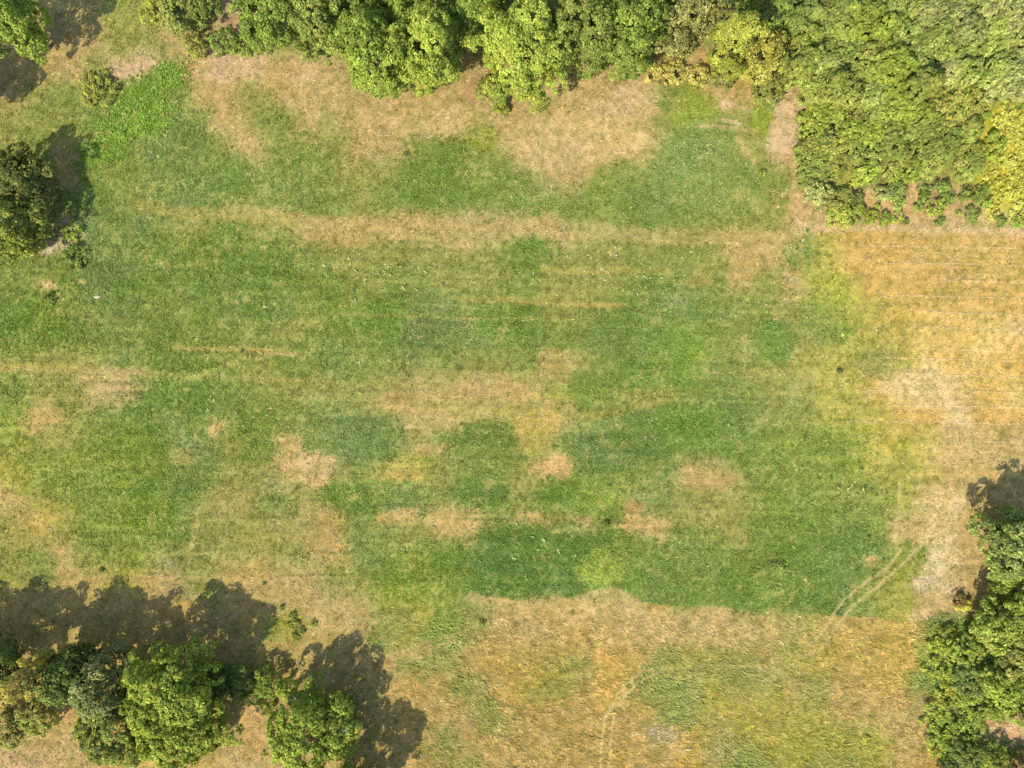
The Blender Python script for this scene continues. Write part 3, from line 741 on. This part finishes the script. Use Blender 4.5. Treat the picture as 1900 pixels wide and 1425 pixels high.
nseed = [100]
def tree(name, label, px, py, Rpx, H, col, col2, cat='tree', group=None, cb=None, rc=.58, leaf=.33, cover=1.05, bark=None, mixp=.25, n=8, tone=.26, dead=0, dens=1.3):
    nseed[0] += 1
    rs = np.random.default_rng(nseed[0])
    R = Rpx * 1.10 / PXM
    x, y = P2W(px, py)
    z = float(ground_z(np.array([float(px)]), np.array([float(py)]))[0])
    root = link(name, None, None, (x, y, z)); root.empty_display_size = .5
    tag(root, label, cat, group)
    if cb is None: cb = H * .14
    lobes = make_lobes(R, H, cb, rs, n)
    link('crown', crown_mesh('crown', lobes, rs, col, col2, rc, leaf, cover, tone=tone, mixp=mixp, dens=dens), root)
    link('trunk', trunk_mesh(H, .022 * H + .02, lobes, rs, bark or M_BARK), root)
    for k in range(dead):
        t = Tubes()
        lx, ly, lz, lr, lrz = lobes[1 + k * 2]
        s = np.array([lx * .4, ly * .4, lz]); dirv = np.array([lx, ly, 0]); dirv /= np.linalg.norm(dirv) + 1e-6
        e = np.array([lx, ly, lz + lrz * .9]) + dirv * lr * .8 + [0, 0, .4]
        m = (s + e) / 2 + [0, 0, .3]
        t.add([s, m, e], [.11, .08, .03], 5)
        for q in range(5):
            f = rs.uniform(.35, .9); b0 = m * (1 - f) + e * f
            dv = rs.normal(0, 1, 3) + dirv; dv[2] = abs(dv[2]) * .6; dv *= rs.uniform(.7, 1.5) / np.linalg.norm(dv)
            t.add([b0, b0 + dv * .5 + [0, 0, .08], b0 + dv], [.045, .03, .012], 4)
        link('branch', t.build('branch', M_PALEBARK), root)
    return root

def shrub(name, label, px, py, Rpx, H, col, col2, cat='shrub', group=None, rc=.42, leaf=.30, cover=1.0, n=5, mixp=.25, flat=1.0, tone=.24, rot=None, elong=1.0):
    nseed[0] += 1
    rs = np.random.default_rng(nseed[0])
    R = Rpx / PXM
    x, y = P2W(px, py)
    z = float(ground_z(np.array([float(px)]), np.array([float(py)]))[0])
    root = link(name, None, None, (x, y, z)); root.empty_display_size = .3
    tag(root, label, cat, group)
    L = [(0, 0, H * .42, R * .66, H * .5)]
    for k in range(n):
        a = k / n * 6.283 + rs.uniform(-.5, .5); rr = R * rs.uniform(.34, .52)
        dd = max(R * rs.uniform(.85, 1.1) - rr, .1)
        L.append((math.cos(a) * dd, math.sin(a) * dd, H * rs.uniform(.25, .62), rr, max(H * .34, .2)))
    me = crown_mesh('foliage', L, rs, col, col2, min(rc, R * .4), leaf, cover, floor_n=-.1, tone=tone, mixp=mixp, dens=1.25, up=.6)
    f = link('foliage', me, root)
    t = Tubes()
    for k in range(5):
        a = rs.uniform(0, 6.28); lx, ly, lz = L[k % len(L)][:3]
        t.add([(math.cos(a) * .08, math.sin(a) * .08, -.08), (lx * .45, ly * .45, lz * .6), (lx * .95, ly * .95, lz * 1.15)], [.05, .035, .012], 5)
    link('stem', t.build('stem', M_BARK), root)
    if elong != 1.0:
        root.scale = (elong, 1 / elong, 1)
    if rot is not None: root.rotation_euler = (0, 0, rot)
    return root

# ---- the row of tall trees along the upper edge
GT = 'trees of the tall row along the upper edge of the meadow'
tree('broadleaf_tree', 'mid green tree at the left end of the tall row beside the shaded gap', 526, 74, 46, 14, GREEN, FRESH, group=GT, cb=.8)
tree('broadleaf_tree', 'mid green bushy tree with brownish flecks, second from the left end of the tall row', 614, 84, 46, 13, GREEN, OLIVE, group=GT, cb=.6, mixp=.35)
tree('broadleaf_tree', 'deep green tree reaching low over the straw, left one of the pair jutting furthest down', 712, 142, 58, 16.5, tuple(np.array(FRESH) * .95), FRESH, group=GT, cb=.8, dead=1)
tree('broadleaf_tree', 'fresh green tall tree between the deep green one and the gap with bare twigs', 812, 145, 52, 17.5, FRESH, LIME, group=GT, cb=.8)
tree('broadleaf_tree', 'green tree with a dead branch behind the fresh green tall one, at the frame edge', 765, 45, 52, 15, GREEN, FRESH, group=GT, dead=1)
tree('broadleaf_tree', 'green tree set back behind the gap with bare twigs, left of the yellow-green giant', 884, 55, 52, 16, GREEN, FRESH, group=GT, cb=1.5, dead=2)
tree('broadleaf_tree', 'largest yellow-green tree in the middle of the tall row with a bright lime top', 970, 144, 70, 18, tuple(np.array(FRESH) * 1.1), LIME, group=GT, cb=.6, mixp=.4)
tree('broadleaf_tree', 'dark green wide tree right of the yellow-green giant, shade on the straw at its foot', 1072, 112, 60, 17, tuple(np.array(GREEN) * .82), OLIVE, group=GT, cb=1.6)
tree('broadleaf_tree', 'dark bluish green tree with a pointed skirt, right end of the dense dark trees', 1150, 108, 56, 16, tuple(np.array(GREEN) * .76), FRESH, group=GT, cb=1.0)
tree('broadleaf_tree', 'green tree behind the two dark wide ones at the top frame edge', 1085, 12, 60, 15, GREEN, OLIVE, group=GT)
tree('broadleaf_tree', 'green tree behind the mid green left pair at the top frame edge', 660, 15, 55, 13, GREEN, FRESH, group=GT, dead=1)
tree('grey_tree', 'greyish olive loose tree with thin foliage, right of the dark gap', 1243, 74, 48, 12, OLIVE, SILVER, group=GT, rc=.55, leaf=.38, cover=.8, mixp=.3, cb=.8)
tree('grey_tree', 'half bare grey tree with naked twigs beside the tall yellow-green one', 1290, 60, 32, 12, OLIVE, SILVER, group=GT, rc=.5, leaf=.36, cover=.55, dead=3, bark=M_PALEBARK)
tree('yellowing_tree', 'tall slim yellow-green tree standing alone right of the half bare grey one', 1325, 134, 33, 18, (.225, .245, .042), YELLOW, group=GT, rc=.6, cover=1.1, mixp=.08, cb=.8)
tree('yellowing_tree', 'smaller yellow and gold tree at the left border of the thicket', 1392, 134, 34, 9, (.255, .25, .045), GOLD, group=GT, rc=.5, cover=.9, mixp=.15, cb=.6)
tree('broadleaf_tree', 'dark green sparse tree behind the yellow and gold one at the top frame edge', 1400, 42, 38, 9, GREEN, DARK, group=GT, rc=.6, cover=.8, dead=1)
shrub('shrub', 'olive green bush leaning out of the shade at the foot of the yellow-green giant', 914, 176, 28, 4, OLIVE, FRESH)
shrub('shrub', 'small lime bush tip in front of the olive one below the yellow-green giant', 930, 206, 13, 1.6, LIME, FRESH)
shrub('shrub', 'greyish olive bush at the foot of the slim yellow-green tree', 1338, 152, 26, 3, OLIVE, SILVER)
shrub('shrub', 'dull green bush between the gold tree and the pale bare rectangle', 1425, 172, 34, 3, OLIVE, GREEN)
for (x_, y_, r_, l_) in ((1212, 138, 20, 'golden dry scrub at the foot of the dark bluish tree'), (1252, 140, 24, 'golden dry scrub below the greyish olive loose tree'), (1292, 142, 22, 'golden dry scrub left of the slim yellow-green tree')):
    shrub('dry_scrub', l_, x_, y_, r_, 1.8, (.34, .30, .07), GOLD, group='golden scrub under the tree row', mixp=.15)
# ---- the loose bushes in the upper left
GB = 'bushes around the shaded gap in the upper left'
shrub('shrub', 'olive spiky bush at the top frame edge, leftmost of the upper left bushes', 300, 25, 34, 5, OLIVE, LIME, group=GB, mixp=.4, rc=.5)
shrub('shrub', 'big olive green bush with dark hollows in the middle of the upper left bushes', 352, 40, 44, 6.5, OLIVE, GREEN, group=GB, rc=.55, leaf=.36)
shrub('shrub', 'dark green bush bordering the shaded bare gap on its left', 398, 30, 34, 7, tuple(np.array(GREEN) * .8), OLIVE, group=GB, rc=.55, leaf=.36)
shrub('shrub', 'low olive bush at the meadow edge below the big olive one', 366, 92, 26, 2.2, OLIVE, LIME, group=GB, mixp=.4)
shrub('shrub', 'low dark green hedge piece under the shaded gap', 416, 84, 28, 2.2, GREEN, DARK, group=GB)
shrub('shrub', 'low green hedge piece joining the gap to the tall row', 458, 92, 26, 2.4, GREEN, FRESH, group=GB)
shrub('shrub', 'round yellow-green bush beside the tall vivid green weeds', 188, 162, 38, 1.3, OLIVE, LIME, mixp=.4)
shrub('shrub', 'small green bush on the border of the left tree shade', 137, 430, 18, 1.2, FRESH, GREEN)
shrub('shrub', 'small dark green bush below the greyish bare strip on the left', 145, 480, 22, 1.3, GREEN, DARK)
shrub('shrub', 'tiny dark bush below the pale bare spots on the left', 100, 558, 12, .8, GREEN, DARK)
# ---- left edge trees
tree('broadleaf_tree', 'bright green tree in the upper left corner casting a long shade', 92, 88, 46, 13, FRESH, GREEN, group='trees on the left edge', cb=2.5)
tree('broadleaf_tree', 'tree beyond the left frame edge under the corner tree, only its shade in view', -25, 195, 44, 12, GREEN, FRESH, group='trees on the left edge', cb=2.5)
tree('oak_tree', 'dark tree on the left edge with its shade on the meadow, upper of the two', 80, 352, 48, 8.5, DARK, OLIVE, group='trees on the left edge', rc=.6, leaf=.38, cover=.85, tone=.3)
tree('oak_tree', 'dark tree with yellow-green flecks on the left edge, lower of the two', 62, 432, 52, 10, DARK, LIME, group='trees on the left edge', rc=.6, leaf=.38, cover=.85, mixp=.35, tone=.3)
# ---- the group in the lower left
GL = 'trees of the grove in the lower left'
LK = dict(rc=.6, leaf=.38, cover=1.1, tone=.3)
tree('oak_tree', 'dark green tree at the far left of the lower left grove', 40, 1212, 52, 11.5, DARK, GREEN, group=GL, **LK)
tree('oak_tree', 'dark tree standing mostly outside the left frame edge in the lower left grove', -48, 1222, 50, 12.5, DARK, GREEN, group=GL, **LK)
tree('oak_tree', 'dark green tree between the yellow-tipped one and the silvery one', 180, 1216, 44, 11, DARK, GREEN, group=GL, **LK)
tree('yellowing_tree', 'narrow tree with golden yellow tips in stacked tiers in the lower left grove', 136, 1212, 28, 14.5, (.27, .26, .045), GOLD, group=GL, rc=.5, leaf=.36, cover=.85, mixp=.6)
tree('silver_tree', 'silvery grey-green tree with pale limbs left of the big yellow-green oak', 238, 1236, 50, 11.5, BLUISH, SILVER, group=GL, rc=.5, leaf=.34, cover=.75, bark=M_PALEBARK, mixp=.5, dead=2)
tree('oak_tree', 'big yellow-green oak in the centre of the lower left grove', 362, 1248, 72, 12.5, FRESH, LIME, group=GL, mixp=.35, **LK)  # lime share in these grove oaks puts sunlit tops into the leaf colour
tree('oak_tree', 'yellow-green lower tree in front of the big oak, reaching the bottom frame edge', 376, 1326, 60, 10.5, FRESH, LIME, group=GL, mixp=.4, **LK)
tree('oak_tree', 'mixed dark and yellow-green tree below the silvery one at the bottom frame edge', 252, 1312, 56, 10, BLUISH, LIME, group=GL, mixp=.35, **LK)
tree('oak_tree', 'round yellow-green tree at the right end of the lower left grove beside the clearing', 598, 1328, 70, 10, FRESH, LIME, group=GL, mixp=.3, dead=2, **LK)
tree('oak_tree', 'tree at the bottom frame edge right of the grove whose shade lies on the straw', 668, 1448, 56, 13, GREEN, LIME, group=GL, **LK)
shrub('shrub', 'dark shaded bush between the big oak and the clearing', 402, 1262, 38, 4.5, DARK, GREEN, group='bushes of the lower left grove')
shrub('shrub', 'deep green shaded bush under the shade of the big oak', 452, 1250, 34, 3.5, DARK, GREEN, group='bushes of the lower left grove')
shrub('shrub', 'bright green bush at the upper left side of the round right end tree', 508, 1252, 28, 4, FRESH, GREEN, group='bushes of the lower left grove')
shrub('shrub', 'green bush left of the round right end tree, above the clearing', 470, 1278, 22, 2.6, GREEN, FRESH, group='bushes of the lower left grove')
shrub('shrub', 'low yellow-green weeds bordering the clearing on its upper right', 496, 1308, 18, 1.0, LIME, FRESH, group='bushes of the lower left grove')
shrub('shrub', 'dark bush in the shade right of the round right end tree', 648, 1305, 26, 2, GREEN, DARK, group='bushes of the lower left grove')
shrub('shrub', 'olive bush at the lower edge of the dark trees, at the left frame edge', 25, 1335, 42, 4, OLIVE, GREEN, group='bushes of the lower left grove')
shrub('shrub', 'olive bush at the lower edge of the dark trees beside the small bare spot', 82, 1322, 38, 4, OLIVE, GREEN, group='bushes of the lower left grove')
shrub('shrub', 'dark bush behind the yellow-tipped narrow tree', 125, 1272, 32, 4, DARK, GREEN, group='bushes of the lower left grove')
# ---- the group on the lower right
GR = 'trees on the lower right edge'
tree('oak_tree', 'bluish dark green tree at the upper end of the lower right grove below its shade', 1838, 1000, 58, 12, tuple(np.array(BLUISH) * 1.15), FRESH, group=GR, **LK)
tree('oak_tree', 'yellow-green tree below the bluish one on the right frame edge', 1862, 1090, 48, 10, FRESH, LIME, group=GR, **LK)
tree('oak_tree', 'dark green tree beside the little brown sapling on the right', 1820, 1142, 38, 8.5, FRESH, OLIVE, group=GR, **LK)
tree('oak_tree', 'olive green tree at the right frame edge, middle of the lower right grove', 1868, 1180, 50, 9, OLIVE, GREEN, group=GR, **LK)
tree('oak_tree', 'mid green low tree at the right frame edge above the bare patch', 1862, 1255, 48, 6, FRESH, LIME, group=GR, **LK)
GS = 'shrubs of the lower right corner'
for (x_, y_, r_, h_, a_, b_, l_) in [
    (1745, 1185, 32, 1.8, LIME, FRESH, 'green bush at the corner where the straw meets the lower right grove'),
    (1790, 1195, 36, 3.6, FRESH, OLIVE, 'tall mid green bush just below the little brown sapling'),
    (1742, 1235, 32, 1.0, LIME, FRESH, 'low lime green bush on the straw border of the lower right corner'),
    (1790, 1250, 34, 3.2, BLUISH, GREEN, 'dark bluish bush amid the lime ones of the lower right corner'),
    (1752, 1285, 28, .9, LIME, YELLOW, 'yellow-lime weeds on the straw border beside a tan spot'),
    (1805, 1300, 34, 2.2, FRESH, LIME, 'mid green bush above and left of the bare patch'),
    (1740, 1335, 38, 1.2, FRESH, LIME, 'spreading low green bush left of the bare patch'),
    (1788, 1345, 32, 2.0, FRESH, GREEN, 'green bush touching the left side of the bare patch'),
    (1782, 1392, 36, 3.6, DARK, GREEN, 'dark bush near the bottom frame edge left of the rusty one'),
    (1735, 1378, 26, 1.4, FRESH, LIME, 'light green weeds at the lower end of the straw border'),
    (1830, 1408, 32, 4.2, GREEN, YELLOW, 'green and yellow bush at the bottom frame edge'),
    (1885, 1418, 34, 3.5, RUST, OLIVE, 'rusty brown bush in the lower right corner'),
    (1846, 1312, 26, 2.2, FRESH, GREEN, 'fresh green bush directly above the bare patch'),
    (1750, 1422, 24, 3.0, DARK, GREEN, 'small dark bush cut by the bottom frame edge right of the straw')]:
    shrub('shrub', l_, x_, y_, r_, h_, a_, b_, group=GS)
shrub('sapling', 'little reddish brown sapling throwing a thin shade on the straw', 1772, 1112, 11, 2.0, RUST, OLIVE, cat='sapling')
shrub('shrub', 'yellow flowering bush at the foot of the dark tree by the brown sapling', 1785, 1120, 13, 1.2, YELLOW, LIME)

# ---- the thicket in the upper right
def region(px, py):
    return 0
rt_ = np.random.default_rng(77)
cells = []
for gy_ in range(-1, 10):
    for gx_ in range(0, 13):
        x_ = 1462 + gx_ * 40 + (gy_ % 2) * 20 + rt_.uniform(-11, 11)
        y_ = -5 + gy_ * 36 + rt_.uniform(-10, 10)
        if y_ > 165 and x_ < 1500: x_ = 1504 + rt_.uniform(-3, 5)
        
        if y_ > 326: continue
        if x_ > 1835 and y_ > 205: continue
        cells.append((x_, y_))
LABT = {'tall': 'tall leafy sapling in the closed thicket of the upper right',
        'pale': 'pale green leafy sapling in the light part of the upper right thicket',
        'low': 'low tangled bush in the front part of the upper right thicket',
        'dry': 'yellowish dry bush in the worn part of the upper right thicket'}
for (x_, y_) in cells:
    j = rt_.random()
    if y_ > 195:
        k, h_ = 'low', rt_.uniform(1.6, 2.8)
        a_, b_ = [(OLIVE, FRESH), (GREEN, OLIVE), (FRESH, LIME), (OLIVE, LIME)][rt_.integers(0, 4)]
        a_ = tuple(np.array(a_) * 1.08)
    elif x_ > 1690:
        k, h_ = 'pale', rt_.uniform(3, 6)
        a_, b_ = [(PALE, SILVER), (PALE, FRESH), (FRESH, PALE)][rt_.integers(0, 3)]
        a_ = tuple(np.array(a_) * 1.05)
    else:
        k, h_ = 'tall', rt_.uniform(3, 7.5)
        a_, b_ = [(FRESH, OLIVE), (FRESH, OLIVE), (GREEN, PALE), (FRESH, LIME)][rt_.integers(0, 4)]
    if 1690 < x_ < 1840 and 160 < y_ < 215:
        k, h_, a_, b_ = 'dry', rt_.uniform(.9, 1.5), (.34, .30, .075), FRESH
    shrub('sapling' if k in ('tall', 'pale') else 'shrub', LABT[k], x_, y_, rt_.uniform(22, 36), h_, a_, b_, cat='sapling' if k in ('tall', 'pale') else 'shrub',
          group='upper right thicket, ' + k, rc=.38, leaf=.32, n=6, mixp=.45, rot=math.radians(40) + rt_.uniform(-.3, .3), elong=1.18)
for (x_, y_, r_) in ((1872, 215, 26), (1895, 250, 30), (1862, 262, 26), (1890, 300, 30), (1855, 308, 24), (1880, 345, 28), (1895, 392, 26), (1838, 338, 18), (1846, 368, 16), (1850, 232, 16)):
    shrub('golden_weeds', 'bright yellow flowering weeds at the right frame edge beside the thicket', x_, y_, r_, .6, (.42, .39, .07), LIME, cat='weeds', group='yellow weeds at the right edge', mixp=.15, rc=.35)

# ---- young plants on bare soil under the thicket
GP = 'young bushes on the bare soil below the thicket'
for (x_, y_, r_, h_, a_, b_, l_) in [
    (1510, 367, 26, 2.8, PALE, SILVER, 'round pale green bush at the left end of the bare soil plot'),
    (1546, 374, 26, 2.2, OLIVE, FRESH, 'olive bush right of the round pale green one'),
    (1554, 402, 28, 2.0, FRESH, YELLOW, 'yellow-green bush at the lower edge of the plot beside the round pale one'),
    (1587, 400, 20, 1.5, LIME, GREEN, 'lime bush below the dark twiggy one'),
    (1583, 374, 17, 1.4, DARK, OLIVE, 'dark twiggy bush above the lime one'),
    (1612, 402, 14, 1.0, LIME, FRESH, 'small lime bush at the end of the left clump on the plot edge'),
    (1638, 407, 13, 1.2, FRESH, GREEN, 'green bush on the lower plot edge, first after the left clump'),
    (1660, 405, 10, .9, FRESH, LIME, 'small green bush on the lower plot edge, second after the left clump'),
    (1678, 413, 6, .6, GREEN, FRESH, 'tiny green plant on the lower plot edge, third after the left clump'),
    (1634, 362, 15, 1.6, PALE, SILVER, 'pale grey-green bush in the middle of the plot beside a dark one'),
    (1658, 350, 16, 2.0, BLUISH, GREEN, 'dark bluish bush touching the pale grey-green one'),
    (1663, 377, 13, 1.4, GREEN, FRESH, 'green bush directly below the dark bluish one'),
    (1628, 384, 6, .6, FRESH, LIME, 'tiny plant below the pale grey-green bush'),
    (1714, 345, 18, 1.8, BLUISH, GREEN, 'wide dark bush under the thicket edge in the middle right of the plot'),
    (1711, 366, 12, 1.3, GREEN, FRESH, 'small bush directly below the wide dark one'),
    (1699, 384, 10, 1.1, GREEN, FRESH, 'small bush standing free on the soil left of the slanting bush'),
    (1745, 350, 14, 1.5, GREEN, FRESH, 'green bush at the upper end of the slanting row'),
    (1748, 373, 17, 1.6, GREEN, LIME, 'slanting green bush, upper half of the leaning pair'),
    (1731, 390, 15, 1.3, LIME, FRESH, 'slanting lime bush, lower half of the leaning pair'),
    (1739, 412, 10, 1.2, GREEN, DARK, 'dark little bush alone at the lower plot edge'),
    (1786, 360, 14, 1.4, GREEN, FRESH, 'green bush left of the big leaning dark green one'),
    (1813, 370, 19, 1.9, GREEN, FRESH, 'big leaning dark green bush on the right of the plot'),
    (1798, 400, 15, 1.6, GREEN, BLUISH, 'dark green bush below the big leaning one'),
    (1776, 396, 5, .5, FRESH, LIME, 'tiny green plant left of the lower dark green bush'),
    (1852, 411, 11, 1.1, GREEN, DARK, 'dark bush on the lower plot edge right of the yellow mound'),
    (1881, 414, 12, .9, GREEN, FRESH, 'green bush on the lower plot edge at the right frame edge'),
    (1840, 395, 15, .7, YELLOW, GOLD, 'yellow mound of weeds on the right of the plot')]:
    shrub('young_bush', l_, x_, y_, r_, h_, a_, b_, cat='bush', group=GP, rc=.34, leaf=.27)

# ---- single weeds and stones in the open
for (x_, y_, r_, h_, a_, b_, l_) in [
    (1606, 1373, 9, .5, YELLOW, LIME, 'bright yellow rosette alone in the dry meadow near the lower right'),
    (1557, 690, 5, .7, DARK, BLUISH, 'single dark weed on the border of the green and the straw field'),
    (1125, 970, 5, .6, DARK, GREEN, 'small dark weed at the left end of a tan patch in the field'),
    (755, 287, 6, .5, GREEN, BLUISH, 'dark green weed alone near the upper tan slope'),
    (190, 1057, 4, .4, DARK, GREEN, 'little dark weed above the shade of the lower left grove'),
    (524, 1127, 5, .4, GREEN, OLIVE, 'little green weed above the row of weeds right of the oak shade'),
    (543, 1140, 8, .5, GREEN, OLIVE, 'green weed top of the short row right of the oak shade'),
    (545, 1158, 12, .4, OLIVE, FRESH, 'flat green weed in the short row right of the oak shade'),
    (561, 1170, 7, .4, GREEN, OLIVE, 'small weed right side of the short row by the oak shade'),
    (548, 1182, 9, .4, FRESH, OLIVE, 'fresh green weed at the lower end of the short row'),
    (582, 1156, 6, .4, GREEN, OLIVE, 'small weed set right of the short row by the oak shade'),
    (893, 1156, 7, .5, GREEN, FRESH, 'green weed on the tan track below the field edge'),
    (1415, 320, 6, .4, FRESH, GREEN, 'small green weed below the pale bare rectangle')]:
    shrub('weed', l_, x_, y_, r_, h_, a_, b_, cat='weed', rc=.2, leaf=.2)

def stone(label, px, py, r, hgt):
    nseed[0] += 1
    rs = np.random.default_rng(nseed[0])
    nl, nr = 10, 5
    v = [(0, 0, hgt)]; f = []
    for k in range(nr):
        for q in range(nl):
            a = q / nl * 6.283; t = (k + 1) / nr
            rr = r * math.sin(t * math.pi / 2) * (1 + .25 * math.sin(a * 2 + 1) + rs.normal(0, .07))
            v.append((math.cos(a) * rr * 1.3, math.sin(a) * rr * .8, hgt * math.cos(t * math.pi / 2) - .05 * (k == nr - 1) + rs.normal(0, .02) * hgt))
    for q in range(nl): f.append((0, 1 + q, 1 + (q + 1) % nl))
    for k in range(nr - 1):
        for q in range(nl):
            a, b = 1 + k * nl + q, 1 + k * nl + (q + 1) % nl
            f.append((a, a + nl, b + nl, b))
    flat = []; ls = []
    for fc in f: ls.append(len(flat)); flat += fc
    x, y = P2W(px, py)
    z = float(ground_z(np.array([float(px)]), np.array([float(py)]))[0])
    tag(link('stone', mesh_from('stone', v, flat, ls, M_STONE, smooth=True), None, (x, y, z)), label, 'stone')
stone('pale flat stone in the green grass right of the bare spots on the left', 181, 551, .42, .2)
stone('pale little stone in the brownish dry spot near the bottom', 1278, 1391, .35, .22)
